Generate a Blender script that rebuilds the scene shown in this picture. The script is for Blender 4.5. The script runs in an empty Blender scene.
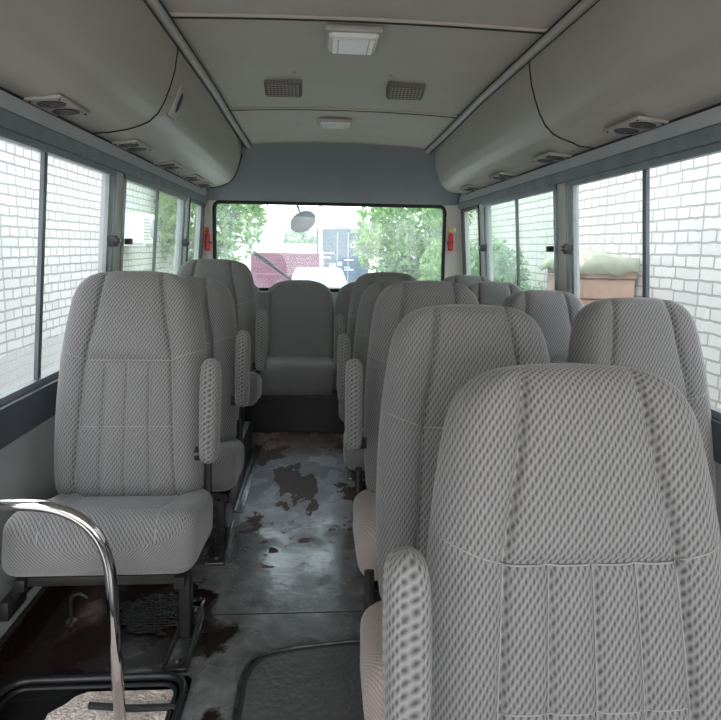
import bpy, bmesh, math, random
from mathutils import Vector, Matrix, noise
random.seed(7)
S = bpy.context.scene
COL = S.collection

# ------------------------------------------------------------ camera, world, exposure
FPX, PPX, PPY = 600.0, 360.0, 315.0
YAW, PITCH, ROLL = math.radians(4.0), math.radians(6.5), math.radians(1.0)
H = 1.15
cam_data = bpy.data.cameras.new('camera')
cam = bpy.data.objects.new('camera', cam_data); COL.objects.link(cam)
cy, sy, cp, sp = math.cos(YAW), math.sin(YAW), math.cos(PITCH), math.sin(PITCH)
fw = Vector((sy*cp, cy*cp, -sp)); rt = Vector((cy, -sy, 0)); up = rt.cross(fw)
c_, s_ = math.cos(ROLL), math.sin(ROLL)
r2 = c_*rt + s_*up; u2 = -s_*rt + c_*up
M = Matrix((r2, u2, -fw)).transposed().to_4x4(); M.translation = Vector((0, 0, H))
cam.matrix_world = M
cam_data.sensor_fit = 'HORIZONTAL'; cam_data.sensor_width = 36.0
cam_data.lens = FPX*36.0/721.0
cam_data.shift_x = (360.5-PPX)/721.0
cam_data.shift_y = (PPY-360.0)/721.0
cam_data.clip_start = 0.02; cam_data.clip_end = 300
S.camera = cam

world = bpy.data.worlds.new('world'); S.world = world; world.use_nodes = True
wn = world.node_tree.nodes; wl = world.node_tree.links
wn.clear()
wo = wn.new('ShaderNodeOutputWorld'); wb = wn.new('ShaderNodeBackground')
tc = wn.new('ShaderNodeTexCoord'); sx = wn.new('ShaderNodeSeparateXYZ'); cr = wn.new('ShaderNodeValToRGB')
wl.new(tc.outputs['Generated'], sx.inputs[0]); wl.new(sx.outputs['Z'], cr.inputs[0])
cr.color_ramp.elements[0].color = (1.0, 0.985, 0.95, 1); cr.color_ramp.elements[0].position = 0.0
cr.color_ramp.elements[1].color = (0.86, 0.92, 1.0, 1); cr.color_ramp.elements[1].position = 0.8
wl.new(cr.outputs[0], wb.inputs[0]); wb.inputs[1].default_value = 2.6
wl.new(wb.outputs[0], wo.inputs[0])
sun_d = bpy.data.lights.new('sun', 'SUN'); sun = bpy.data.objects.new('sun', sun_d); COL.objects.link(sun)
sun_d.energy = 1.2; sun_d.angle = math.radians(3); sun_d.color = (1, .95, .88)
sun.rotation_euler = Vector((0.12, -0.42, -0.9)).to_track_quat('-Z', 'Y').to_euler()
S.view_settings.view_transform = 'Standard'; S.view_settings.look = 'None'
S.view_settings.gamma = 1; S.view_settings.use_curve_mapping = False
S.view_settings.exposure = 1.65
try:
    S.cycles.max_bounces = 12; S.cycles.diffuse_bounces = 6; S.cycles.transparent_max_bounces = 16
except Exception: pass

# ------------------------------------------------------------ node helpers
def mat(name, col=(.5, .5, .5), rough=.6, metal=0, spec=.5):
    m = bpy.data.materials.new(name); m.use_nodes = True
    b = m.node_tree.nodes['Principled BSDF']
    b.inputs['Base Color'].default_value = (*col, 1); b.inputs['Roughness'].default_value = rough
    b.inputs['Metallic'].default_value = metal
    b.inputs['Specular IOR Level'].default_value = spec
    return m
class N:
    def __init__(s, m): s.t = m.node_tree; s.b = s.t.nodes['Principled BSDF']
    def n(s, k, **kw):
        x = s.t.nodes.new(k)
        for a, v in kw.items(): setattr(x, a, v)
        return x
    def l(s, a, b): s.t.links.new(a, b)
    def put(s, sock, v):
        if isinstance(v, (int, float, tuple)): sock.default_value = v
        else: s.l(v, sock)
    def m(s, op, a, b=0.0, c=None):
        x = s.n('ShaderNodeMath', operation=op)
        s.put(x.inputs[0], a); s.put(x.inputs[1], b)
        if c is not None: s.put(x.inputs[2], c)
        return x.outputs[0]
    def noise(s, vec, scale, detail=4, rough=.55):
        x = s.n('ShaderNodeTexNoise'); x.inputs['Scale'].default_value = scale
        x.inputs['Detail'].default_value = detail; x.inputs['Roughness'].default_value = rough
        if vec is not None: s.l(vec, x.inputs['Vector'])
        return x.outputs['Fac']
    def ramp(s, fac, stops):
        x = s.n('ShaderNodeValToRGB'); s.l(fac, x.inputs[0]); e = x.color_ramp.elements
        while len(e) < len(stops): e.new(.5)
        for i, (p, c) in enumerate(stops):
            e[i].position = p; e[i].color = (*c, 1) if isinstance(c, tuple) else (c, c, c, 1)
        return x.outputs[0]
    def mix(s, fac, a, b):
        x = s.n('ShaderNodeMix', data_type='RGBA'); s.put(x.inputs[0], fac)
        s.put(x.inputs[6], (*a, 1) if isinstance(a, tuple) else a); s.put(x.inputs[7], (*b, 1) if isinstance(b, tuple) else b)
        return x.outputs[2]
    def obj(s): return s.n('ShaderNodeTexCoord').outputs['Object']
    def uv(s): return s.n('ShaderNodeTexCoord').outputs['UV']
    def bump(s, h, strength=.3, dist=.002):
        x = s.n('ShaderNodeBump'); x.inputs['Strength'].default_value = strength; x.inputs['Distance'].default_value = dist
        s.l(h, x.inputs['Height']); s.l(x.outputs[0], s.b.inputs['Normal'])
    def base(s, c): s.l(c, s.b.inputs['Base Color'])

def fabric(name, light, dark, pink=0.0):
    m = mat(name, rough=.95, spec=.15); k = N(m)
    uv = k.uv(); sep = k.n('ShaderNodeSeparateXYZ'); k.l(uv, sep.inputs[0])
    wob = k.m('MULTIPLY', k.m('SUBTRACT', k.noise(uv, 45, 3), .5), .6)
    U = k.m('ADD', k.m('DIVIDE', sep.outputs[0], .0108), wob); V = k.m('ADD', k.m('DIVIDE', sep.outputs[1], .0165), k.m('MULTIPLY', wob, .6))
    def cell(ou, ov):
        a = k.m('SUBTRACT', k.m('FRACT', k.m('ADD', U, ou+100)), .5)
        b = k.m('SUBTRACT', k.m('FRACT', k.m('ADD', V, ov+100)), .5)
        a2 = k.m('SUBTRACT', a, k.m('MULTIPLY', b, .25))
        return k.m('SQRT', k.m('ADD', k.m('POWER', k.m('ABSOLUTE', k.m('MULTIPLY', a2, 3.3)), 2.0), k.m('POWER', k.m('ABSOLUTE', k.m('MULTIPLY', b, 1.9)), 2.0)))
    d = k.m('MINIMUM', cell(0, 0), cell(.5, .5))
    f = k.ramp(d, [(.15, 0.0), (.95, 1.0)])
    big = k.noise(k.obj(), 5, 3)
    fib = k.noise(k.obj(), 260, 2)
    c = k.mix(f, dark, light)
    if pink > 0:
        c = k.mix(k.ramp(big, [(.35, 0.0), (.7, pink)]), c, (.48, .37, .35))
    c2 = k.mix(k.m('MULTIPLY', fib, .25), c, tuple(x*.5 for x in light))
    k.base(c2)
    k.bump(k.m('ADD', f, k.m('MULTIPLY', fib, .6)), .55, .0016)
    k.b.inputs['Sheen Weight'].default_value = .35; k.b.inputs['Sheen Roughness'].default_value = .4
    return m

FAB = fabric('woven_grey_fabric', (.295, .292, .294), (.075, .075, .078))
FABP = fabric('pale_pinkish_fabric', (.50, .42, .40), (.21, .17, .165), .7)  # paler pinkish weave, blotched by noise
PIPE = mat('piping_fabric', (.33, .328, .33), .9)
def plain(name, col, col2, rough, scale=4, spec=.4, metal=0, bump=0):
    m = mat(name, col, rough, metal, spec); k = N(m)
    n = k.noise(k.obj(), scale, 5); k.base(k.mix(k.ramp(n, [(.35, 0.0), (.7, 1.0)]), col, col2))
    if bump: k.bump(k.noise(k.obj(), 160, 2), bump, .001)
    return m
VINYL = plain('beige_grey_ceiling_vinyl', (.49, .45, .39), (.53, .49, .435), .55, 3, .35, 0, .12)
DUCT = plain('beige_duct_vinyl', (.41, .38, .335), (.45, .42, .375), .42, 3, .4, 0, .1)
BULK = plain('bulkhead_panel', (.20, .215, .24), (.235, .25, .275), .4, 2, .5)
SIDE = plain('side_panel_grey', (.46, .48, .49), (.40, .42, .43), .45, 6, .4)
HEAD = plain('header_trim_grey', (.44, .47, .49), (.50, .52, .53), .4, 5)
SILL = plain('sill_rubber', (.055, .065, .08), (.08, .09, .105), .5, 7)
ALU = plain('aluminium_sash', (.20, .225, .25), (.28, .31, .33), .35, 9, .5, .35)
ALUD = plain('dark_sash', (.10, .12, .135), (.15, .17, .19), .4, 9, .5, .3)
PILLAR = plain('painted_pillar', (.62, .60, .56), (.55, .53, .50), .5, 6)
BLACK = mat('black_rubber', (.012, .012, .013), .5)
BLKP = mat('black_plastic', (.02, .02, .022), .35)
SEAM = mat('seam_gap', (.03, .028, .025), .8)
IRON = plain('dark_painted_iron', (.018, .018, .019), (.04, .037, .035), .4, 20, .4, .2)
STEEL = plain('bracket_steel', (.22, .22, .22), (.10, .09, .085), .35, 30, .5, .9)
CHROME = mat('chrome', (.72, .72, .72), .1, 1.0)
LAMPW = mat('lamp_lens', (.80, .79, .75), .3)
LAMPF = mat('lamp_frame', (.42, .40, .37), .4)
GRILLE = mat('grille_plastic', (.40, .38, .35), .45)
RING = mat('ring_plastic', (.16, .155, .15), .4)
SPK = mat('speaker_casing', (.17, .165, .155), .5)
RED = mat('red_paint', (.62, .02, .03), .3)
YEL = mat('yellow_label', (.75, .55, .06), .5)
WHITEP = mat('white_plastic', (.8, .8, .78), .4)
BLUEM = mat('shell_back', (.12, .12, .13), .6)

def glass(name, tint, dust, dustcol=(.8, .85, .85), lines=False):
    m = bpy.data.materials.new(name); m.use_nodes = True; t = m.node_tree; t.nodes.clear()
    o = t.nodes.new('ShaderNodeOutputMaterial'); tr = t.nodes.new('ShaderNodeBsdfTransparent'); tr.inputs[0].default_value = (*tint, 1)
    gl = t.nodes.new('ShaderNodeBsdfGlossy'); gl.inputs['Roughness'].default_value = .02
    di = t.nodes.new('ShaderNodeBsdfTranslucent'); di.inputs[0].default_value = (*dustcol, 1)
    lw = t.nodes.new('ShaderNodeLayerWeight'); lw.inputs[0].default_value = .12
    fr = t.nodes.new('ShaderNodeMapRange'); fr.inputs[3].default_value = .03; fr.inputs[4].default_value = .5; t.links.new(lw.outputs['Facing'], fr.inputs[0])
    m1 = t.nodes.new('ShaderNodeMixShader'); m2 = t.nodes.new('ShaderNodeMixShader')
    t.links.new(fr.outputs[0], m1.inputs[0]); t.links.new(tr.outputs[0], m1.inputs[1]); t.links.new(gl.outputs[0], m1.inputs[2])
    cd = t.nodes.new('ShaderNodeTexCoord'); nz = t.nodes.new('ShaderNodeTexNoise'); nz.inputs['Scale'].default_value = 5
    nz.inputs['Detail'].default_value = 6
    t.links.new(cd.outputs['Object'], nz.inputs['Vector'])
    rp = t.nodes.new('ShaderNodeMapRange'); rp.inputs[1].default_value = .3; rp.inputs[2].default_value = .75
    rp.inputs[3].default_value = dust*.5; rp.inputs[4].default_value = dust*1.5
    t.links.new(nz.outputs['Fac'], rp.inputs[0]); fac = rp.outputs[0]
    if lines:
        sp_ = t.nodes.new('ShaderNodeSeparateXYZ'); t.links.new(cd.outputs['Object'], sp_.inputs[0])
        a = t.nodes.new('ShaderNodeMath'); a.operation = 'MULTIPLY'; a.inputs[1].default_value = 1/.032; t.links.new(sp_.outputs[2], a.inputs[0])
        b = t.nodes.new('ShaderNodeMath'); b.operation = 'FRACT'; t.links.new(a.outputs[0], b.inputs[0])
        c = t.nodes.new('ShaderNodeMath'); c.operation = 'LESS_THAN'; c.inputs[1].default_value = .05; t.links.new(b.outputs[0], c.inputs[0])
        d = t.nodes.new('ShaderNodeMath'); d.operation = 'MULTIPLY_ADD'; d.inputs[1].default_value = .13; t.links.new(c.outputs[0], d.inputs[0]); t.links.new(fac, d.inputs[2])
        fac = d.outputs[0]
    t.links.new(fac, m2.inputs[0]); t.links.new(m1.outputs[0], m2.inputs[1]); t.links.new(di.outputs[0], m2.inputs[2])
    t.links.new(m2.outputs[0], o.inputs[0]); return m
GLASS = glass('window_glass', (.76, .79, .79), .05)
GLASSG = glass('green_window_glass', (.62, .72, .67), .10, (.75, .88, .82))
GLASSR = glass('rear_window_glass', (.60, .70, .72), .08, (.72, .85, .92), True)

# ------------------------------------------------------------ mesh helpers
def link(name, bm, m, parent=None, smooth=False, loc=None):
    me = bpy.data.meshes.new(name)
    bmesh.ops.recalc_face_normals(bm, faces=bm.faces[:])
    bm.to_mesh(me); bm.free()
    o = bpy.data.objects.new(name, me); COL.objects.link(o)
    for x in (m if isinstance(m, (list, tuple)) else [m]): me.materials.append(x)
    if parent: o.parent = parent
    if loc: o.location = loc
    if smooth:
        for p in me.polygons: p.use_smooth = True
        if smooth != 'all':
            try: me.set_sharp_from_angle(angle=math.radians(38))
            except Exception: pass
    return o
def box(bm, x0, x1, y0, y1, z0, z1, bev=0, mi=0, rot=None, seg=2):
    c = Vector(((x0+x1)/2, (y0+y1)/2, (z0+z1)/2))
    t = bmesh.new(); bmesh.ops.create_cube(t, size=1)
    bmesh.ops.scale(t, vec=(abs(x1-x0), abs(y1-y0), abs(z1-z0)), verts=t.verts)
    if bev: bmesh.ops.bevel(t, geom=t.edges[:], offset=bev, segments=seg, affect='EDGES', profile=.5)
    if rot is not None: bmesh.ops.transform(t, matrix=rot.to_4x4(), verts=t.verts)
    bmesh.ops.translate(t, vec=c, verts=t.verts)
    merge(bm, t, mi)
def merge(bm, t, mi=0):
    mp = {v: bm.verts.new(v.co) for v in t.verts}
    for f in t.faces:
        try: g = bm.faces.new([mp[v] for v in f.verts]); g.material_index = mi
        except ValueError: pass
    t.free()
def tube(bm, pts, r, seg=10, cap=True, mi=0):
    pts = [Vector(p) for p in pts]; rings = []
    prev = None
    for i, p in enumerate(pts):
        d = (pts[min(i+1, len(pts)-1)]-pts[max(i-1, 0)]).normalized()
        if prev is None:
            a = Vector((0, 0, 1)) if abs(d.z) < .9 else Vector((1, 0, 0))
            n = d.cross(a).normalized()
        else: n = (prev-d*prev.dot(d)).normalized()
        prev = n; b = d.cross(n)
        rr = r[i] if isinstance(r, (list, tuple)) else r
        rings.append([bm.verts.new(p+(n*math.cos(2*math.pi*k/seg)+b*math.sin(2*math.pi*k/seg))*rr) for k in range(seg)])
    for a, b in zip(rings, rings[1:]):
        for k in range(seg):
            f = bm.faces.new((a[k], a[(k+1) % seg], b[(k+1) % seg], b[k])); f.material_index = mi
    if cap:
        bm.faces.new(rings[0][::-1]).material_index = mi; bm.faces.new(rings[-1]).material_index = mi
def prism_y(bm, prof, y0, y1, mi=0):          # closed x,z profile extruded along Y
    a = [bm.verts.new((x, y0, z)) for x, z in prof]; b = [bm.verts.new((x, y1, z)) for x, z in prof]
    n = len(prof)
    for i in range(n): bm.faces.new((a[i], a[(i+1) % n], b[(i+1) % n], b[i])).material_index = mi
    bm.faces.new(a[::-1]).material_index = mi; bm.faces.new(b).material_index = mi
def arc_pts(pts, n=6, rad=.05, closed=False):  # round the corners of a polyline
    P = [Vector(p) for p in pts]; out = []; N_ = len(P)
    rng = range(N_) if closed else range(1, N_-1)
    if not closed: out.append(P[0])
    for i in rng:
        p, a, b = P[i], P[i-1], P[(i+1) % N_]
        ra = min(rad, (a-p).length*.49, (b-p).length*.49)
        s, e = p+(a-p).normalized()*ra, p+(b-p).normalized()*ra
        for k in range(n+1):
            t = k/n; out.append(s*(1-t)**2+p*2*t*(1-t)+e*t*t)
    if not closed: out.append(P[-1])
    return out
def props(o, label=None, cat=None, group=None, kind=None):
    if label: o['label'] = label
    if cat: o['category'] = cat
    if group: o['group'] = group
    if kind: o['kind'] = kind
    return o
def thing(name, label, cat, loc=(0, 0, 0), rz=0, group=None):
    o = bpy.data.objects.new(name, None); COL.objects.link(o); o.location = loc; o.rotation_euler = (0, 0, rz)
    o.empty_display_size = .1
    return props(o, label, cat, group)
def struct(o): o['kind'] = 'structure'; return o
def copy_tree(o, parent=None):
    c = o.copy(); COL.objects.link(c); c.parent = parent
    for ch in list(o.children): copy_tree(ch, c)
    return c

# ------------------------------------------------------------ bus shell
XC = .11
Y0, Y1 = -1.1, 4.42
def side_x(s, half): return XC + s*half
def wallhalf(z):
    return .98 if z <= .70 else .98-(z-.70)*.055/.76
HOLE = (-.80, -.335, 1.00, 1.505)               # step well opening
def floor_mat():
    m = mat('wet_worn_vinyl_floor', rough=.4, spec=.5); k = N(m); ob = k.obj()
    sp_ = k.n('ShaderNodeSeparateXYZ'); k.l(ob, sp_.inputs[0]); X, Y = sp_.outputs[0], sp_.outputs[1]
    n1 = k.noise(ob, 3.0, 6, .6); n2 = k.noise(ob, 14, 5, .6); n3 = k.noise(ob, 60, 3)
    # worn red-brown paint: near left, and a winding patch at the rear
    sh = k.m('SUBTRACT', X, k.m('MULTIPLY', k.m('SUBTRACT', n1, .5), .9))
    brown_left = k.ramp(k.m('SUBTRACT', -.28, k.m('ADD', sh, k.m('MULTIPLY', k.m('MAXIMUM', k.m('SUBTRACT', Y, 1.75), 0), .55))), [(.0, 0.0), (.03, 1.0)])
    mp = k.n('ShaderNodeMapping'); mp.inputs['Scale'].default_value = (1.25, .55, 1); mp.inputs['Location'].default_value = (.37, .1, 0); k.l(ob, mp.inputs[0])
    nn = k.noise(mp.outputs[0], 3.4, 5, .55)
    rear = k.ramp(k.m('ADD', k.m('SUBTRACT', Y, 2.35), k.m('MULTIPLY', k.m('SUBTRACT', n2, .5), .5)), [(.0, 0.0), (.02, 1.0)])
    patch = k.m('MULTIPLY', k.ramp(nn, [(.525, 0.0), (.54, 1.0)]), rear)
    spots = k.m('MULTIPLY', k.ramp(n2, [(.60, 0.0), (.62, 1.0)]), k.m('MULTIPLY', k.m('GREATER_THAN', Y, 2.05), k.m('LESS_THAN', Y, 2.5)))
    patch = k.m('MAXIMUM', patch, spots)
    far = k.ramp(k.m('SUBTRACT', Y, 3.15), [(.0, 0.0), (.3, .8)])
    grey = k.mix(k.ramp(n2, [(.35, 0.0), (.7, 1.0)]), (.10, .10, .103), (.24, .238, .235))
    rear_glow = k.mix(n2, (.30, .30, .34), (.46, .46, .50))  # paler lavender at the rear: scattered window light put into the colour
    grey = k.mix(rear, grey, rear_glow)
    edge = k.ramp(k.m('ABSOLUTE', k.m('SUBTRACT', X, -.03)), [(.28, 0.0), (.46, .8)])  # darkens the grey away from the aisle: under-seat shade painted in
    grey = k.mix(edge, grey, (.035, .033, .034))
    brn = k.mix(n2, (.035, .014, .012), (.085, .036, .030))
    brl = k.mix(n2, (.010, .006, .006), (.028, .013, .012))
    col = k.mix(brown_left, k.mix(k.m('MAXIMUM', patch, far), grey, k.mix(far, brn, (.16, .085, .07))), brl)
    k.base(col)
    wet = k.ramp(k.noise(ob, 5.5, 4), [(.45, .17), (.62, .42)])
    rr = k.m('ADD', k.m('MULTIPLY', wet, k.m('SUBTRACT', 1.0, patch)), k.m('MULTIPLY', patch, .6))
    k.l(rr, k.b.inputs['Roughness'])
    k.bump(k.m('ADD', n2, k.m('MULTIPLY', n3, .35)), .35, .004)
    return m
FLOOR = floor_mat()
bm = bmesh.new()
xl, xr = side_x(-1, .985), side_x(1, .985)
hx0, hx1, hy0, hy1 = HOLE
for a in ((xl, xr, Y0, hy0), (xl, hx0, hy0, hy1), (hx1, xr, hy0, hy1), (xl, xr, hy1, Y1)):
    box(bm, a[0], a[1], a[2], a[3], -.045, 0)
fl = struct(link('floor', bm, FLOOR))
for yy in (1.78,):
    bm = bmesh.new(); box(bm, -.36, .30, yy-.0015, yy+.0015, 0, .0012)
    link('floor_seam', bm, SEAM, fl)

# windows on the sides: (y0, y1, bar, glass)
WIN = [(1.27, 2.48, 1.88, GLASS), (2.58, 3.76, 3.14, GLASSG), (3.86, 4.34, None, GLASSG)]
WIN_FRONT_R = (-.03, 1.17, .58, GLASS)
ZB, ZT = .705, 1.432
def slab(bm, s, y0, y1, z0, z1, th=.03, inset=0.0, mi=0):
    # piece of side wall between z0 and z1 following the tumblehome
    a0, a1 = wallhalf(z0)-inset, wallhalf(z1)-inset
    prism_y(bm, [(side_x(s, a0), z0), (side_x(s, a1), z1), (side_x(s, a1+th), z1), (side_x(s, a0+th), z0)], y0, y1, mi)
wn_i = 0
for s, nm in ((-1, 'left'), (1, 'right')):
    bm = bmesh.new()
    door = (.25, .98) if s < 0 else None
    segs = [(Y0, Y1)] if not door else [(Y0, door[0]), (door[1], Y1)]
    for a, b in segs:
        slab(bm, s, a, b, -.04, .62, .04)
        slab(bm, s, a, b, .62, ZB, .04)
    slab(bm, s, Y0, Y1, ZT, 1.56, .04)
    wins = list(WIN)
    if s > 0: wins = [WIN_FRONT_R]+wins
    edges = [(Y0, wins[0][0])] if s > 0 else [(Y0, .25), (.98, wins[0][0])]
    for a, b in zip(wins, wins[1:]): edges.append((a[1], b[0]))
    edges.append((wins[-1][1], Y1))
    for a, b in edges: slab(bm, s, a, b, ZB, ZT, .04)
    w = struct(link('wall_'+nm, bm, [SIDE]))
    # upper pillars painted lighter
    bm = bmesh.new()
    for a, b in edges: slab(bm, s, a, b, ZB, ZT, .012, .012)
    box_sets = bm
    link('pillar_panel', bm, PILLAR, w)
    bm = bmesh.new()
    for a, b in segs: slab(bm, s, a, b, .60, ZB, .035, .035)
    link('sill_strip', bm, SILL, w)
    bm = bmesh.new()
    for a, b in segs:
        slab(bm, s, a, b, 0, .055, .02, .02)
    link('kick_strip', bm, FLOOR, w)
    # header with two track grooves
    bm = bmesh.new()
    slab(bm, s, Y0, 4.36, ZT, 1.525, .02, .02)
    hd = link('header_strip', bm, HEAD, w)
    bm = bmesh.new()
    slab(bm, s, Y0, 4.36, 1.474, 1.479, .02, .022)
    link('track_groove', bm, ALUD, hd)
    bm = bmesh.new(); slab(bm, s, Y0, 4.36, ZT, 1.472, .02, .030); link('window_track', bm, ALU, hd)
    for wi, (a, b, bar, gm) in enumerate(wins):
        wn_i += 1
        root = struct(thing('window_%d' % wn_i, None, None, (side_x(s, .95), (a+b)/2, ZB)))
        root.location = (0, 0, 0)
        fr = bmesh.new(); d = .022
        for (p, q, z0, z1) in ((a, b, ZB-.004, ZB+.022), (a, b, ZT-.022, ZT+.002), (a, a+.022, ZB, ZT), (b-.022, b, ZB, ZT)):
            slab(fr, s, p, q, z0, z1, d, d-.004)
        link('window_frame', fr, ALU if bar else BLKP, root)
        if bar:
            fr = bmesh.new(); slab(fr, s, bar-.010, bar+.012, ZB+.01, ZT-.01, .012, .010)
            link('sash_bar', fr, ALUD, root)
            for ya, yb in ((b-.062, b-.04), (a+.036, a+.046)):
                fr = bmesh.new(); slab(fr, s, ya, yb, ZB+.01, ZT-.01, .014, .012)
                link('sash_rail', fr, ALU, root)
            for ly in (b-.055, a+.04) if wi or s < 0 else (b-.055, a+.04):
                lz = 1.155; lx = wallhalf(lz)
                big = ly > (a+b)/2
                fr = bmesh.new(); e = .016 if big else .009
                box(fr, side_x(s, lx-.05), side_x(s, lx-.015), ly-e*.7, ly+e*.7, lz-.022 if big else lz-.013, lz+.022 if big else lz+.013, .006)
                if big: box(fr, side_x(s, lx-.062), side_x(s, lx-.04), ly-.03, ly+.012, lz-.010, lz+.012, .005)
                link('latch', fr, BLKP, root, True)
        g = bmesh.new()
        q = [(a+.01, ZB+.005), (b-.01, ZB+.005), (b-.01, ZT-.005), (a+.01, ZT-.005)]
        th = .004
        prism_pts = [(side_x(s, wallhalf(z)+.004), y, z) for y, z in q]
        A = [g.verts.new(p) for p in prism_pts]; B = [g.verts.new((p[0]+s*th, p[1], p[2])) for p in prism_pts]
        g.faces.new(A)
        B2 = B; [g.verts.remove(v) for v in B2]
        link('pane', g, gm, root)

# open side door folded outside the step well
# rear wall with its window
RX0, RX1, RZ0, RZ1 = -.75, .92, .83, 1.452
bm = bmesh.new()
def rear_outline(z): return wallhalf(max(.7, min(z, 1.56)))+.03
for (x0, x1, z0, z1) in ((xl, xr, -.04, RZ0), (side_x(-1, .96), RX0, RZ0, RZ1), (RX1, side_x(1, .96), RZ0, RZ1), (side_x(-1, .94), side_x(1, .94), RZ1, 1.60)):
    box(bm, x0, x1, Y1, Y1+.05, z0, z1)
wr = struct(link('wall_rear', bm, PILLAR))
wn_i += 1
root = struct(thing('window_%d' % wn_i, None, None))
def rrect_y(x0, x1, z0, z1, y, r, n=6):
    return arc_pts([(x0, y, z0), (x1, y, z0), (x1, y, z1), (x0, y, z1)], n, r, True)
bm = bmesh.new(); pts = rrect_y(RX0, RX1, RZ0, RZ1, Y1-.004, .05); pts.append(pts[0].copy()); pts.append(pts[1].copy())
tube(bm, pts, .014, 8, False); link('window_seal', bm, BLACK, root, True)
bm = bmesh.new(); box(bm, RX0-.02, RX1+.02, Y1+.012, Y1+.016, RZ0-.02, RZ1+.02)
g = bmesh.new(); g.faces.new([g.verts.new(p) for p in ((RX0, Y1+.012, RZ0), (RX1, Y1+.012, RZ0), (RX1, Y1+.012, RZ1), (RX0, Y1+.012, RZ1))]); bm.free()
link('pane', g, GLASSR, root)

# corner pillars at the rear (rounded)
bm = bmesh.new()
for s in (-1, 1):
    a0, a1 = wallhalf(.7), wallhalf(1.5)
    n = 6; inner = (XC-RX0 if s < 0 else RX1-XC)+.01
    pr = []
    rows = []
    for z in (.5, .9, 1.3, 1.56):
        w = wallhalf(z)-.004; row = []
        for k in range(n+1):
            t = k/n*math.pi/2
            row.append(bm.verts.new((side_x(s, inner+(w-inner)*math.cos(t)), 4.345+(Y1-4.345-.004)*math.sin(t), z)))
        rows.append(row)
    for r0, r1 in zip(rows, rows[1:]):
        for k in range(n): bm.faces.new((r0[k], r0[k+1], r1[k+1], r1[k]))
link('corner_pillar', bm, PILLAR, wr, 'all')

# front end of the bus (behind the camera): lower panel, header, open windscreen
bm = bmesh.new()
box(bm, xl, xr, Y0-.05, Y0, -.04, .62); box(bm, side_x(-1, .95), side_x(1, .95), Y0-.05, Y0, 1.62, 1.86)
for s in (-1, 1): box(bm, side_x(s, .90), side_x(s, .985), Y0-.05, Y0, .62, 1.62)
struct(link('wall_front', bm, SIDE))

# ceiling: slightly arched panels
ZR = 1.845
def ceil_z(x, y): 
    t = (x-(XC+.02))/.62
    return ZR+.03*(1-t*t)-.035*max(0, (y-2.8)/1.3)
bm = bmesh.new()
def ceil_grid(bm, x0, x1, y0, y1, nx=16, ny=12):
    V = [[bm.verts.new((x0+(x1-x0)*i/nx, y0+(y1-y0)*j/ny, ceil_z(x0+(x1-x0)*i/nx, y0+(y1-y0)*j/ny))) for i in range(nx+1)] for j in range(ny+1)]
    for j in range(ny):
        for i in range(nx): bm.faces.new((V[j][i], V[j][i+1], V[j+1][i+1], V[j+1][i]))
    return V
ceil_grid(bm, XC-.66, XC+.68, Y0, 4.14)
tb = bmesh.new(); box(tb, side_x(-1, .98), side_x(1, .98), Y0, Y1+.05, 1.93, 1.97); merge(bm, tb)
ce = struct(link('ceiling', bm, VINYL, None, True))
for k, yy in enumerate((.75, 2.02, 3.24)):
    bm = bmesh.new()
    pts = [(XC-.60+1.24*i/24, yy-.05+.05*(1-abs(i/12-1)**2), ceil_z(XC-.60+1.24*i/24, yy)-.006) for i in range(25)]
    tube(bm, pts, .0045, 6); link('ceiling_seam', bm, SEAM, ce, True)
    bm = bmesh.new(); tube(bm, [(p[0], p[1]-.014, p[2]+.004) for p in pts], .007, 6); link('ceiling_bead', bm, VINYL, ce, True)

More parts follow.
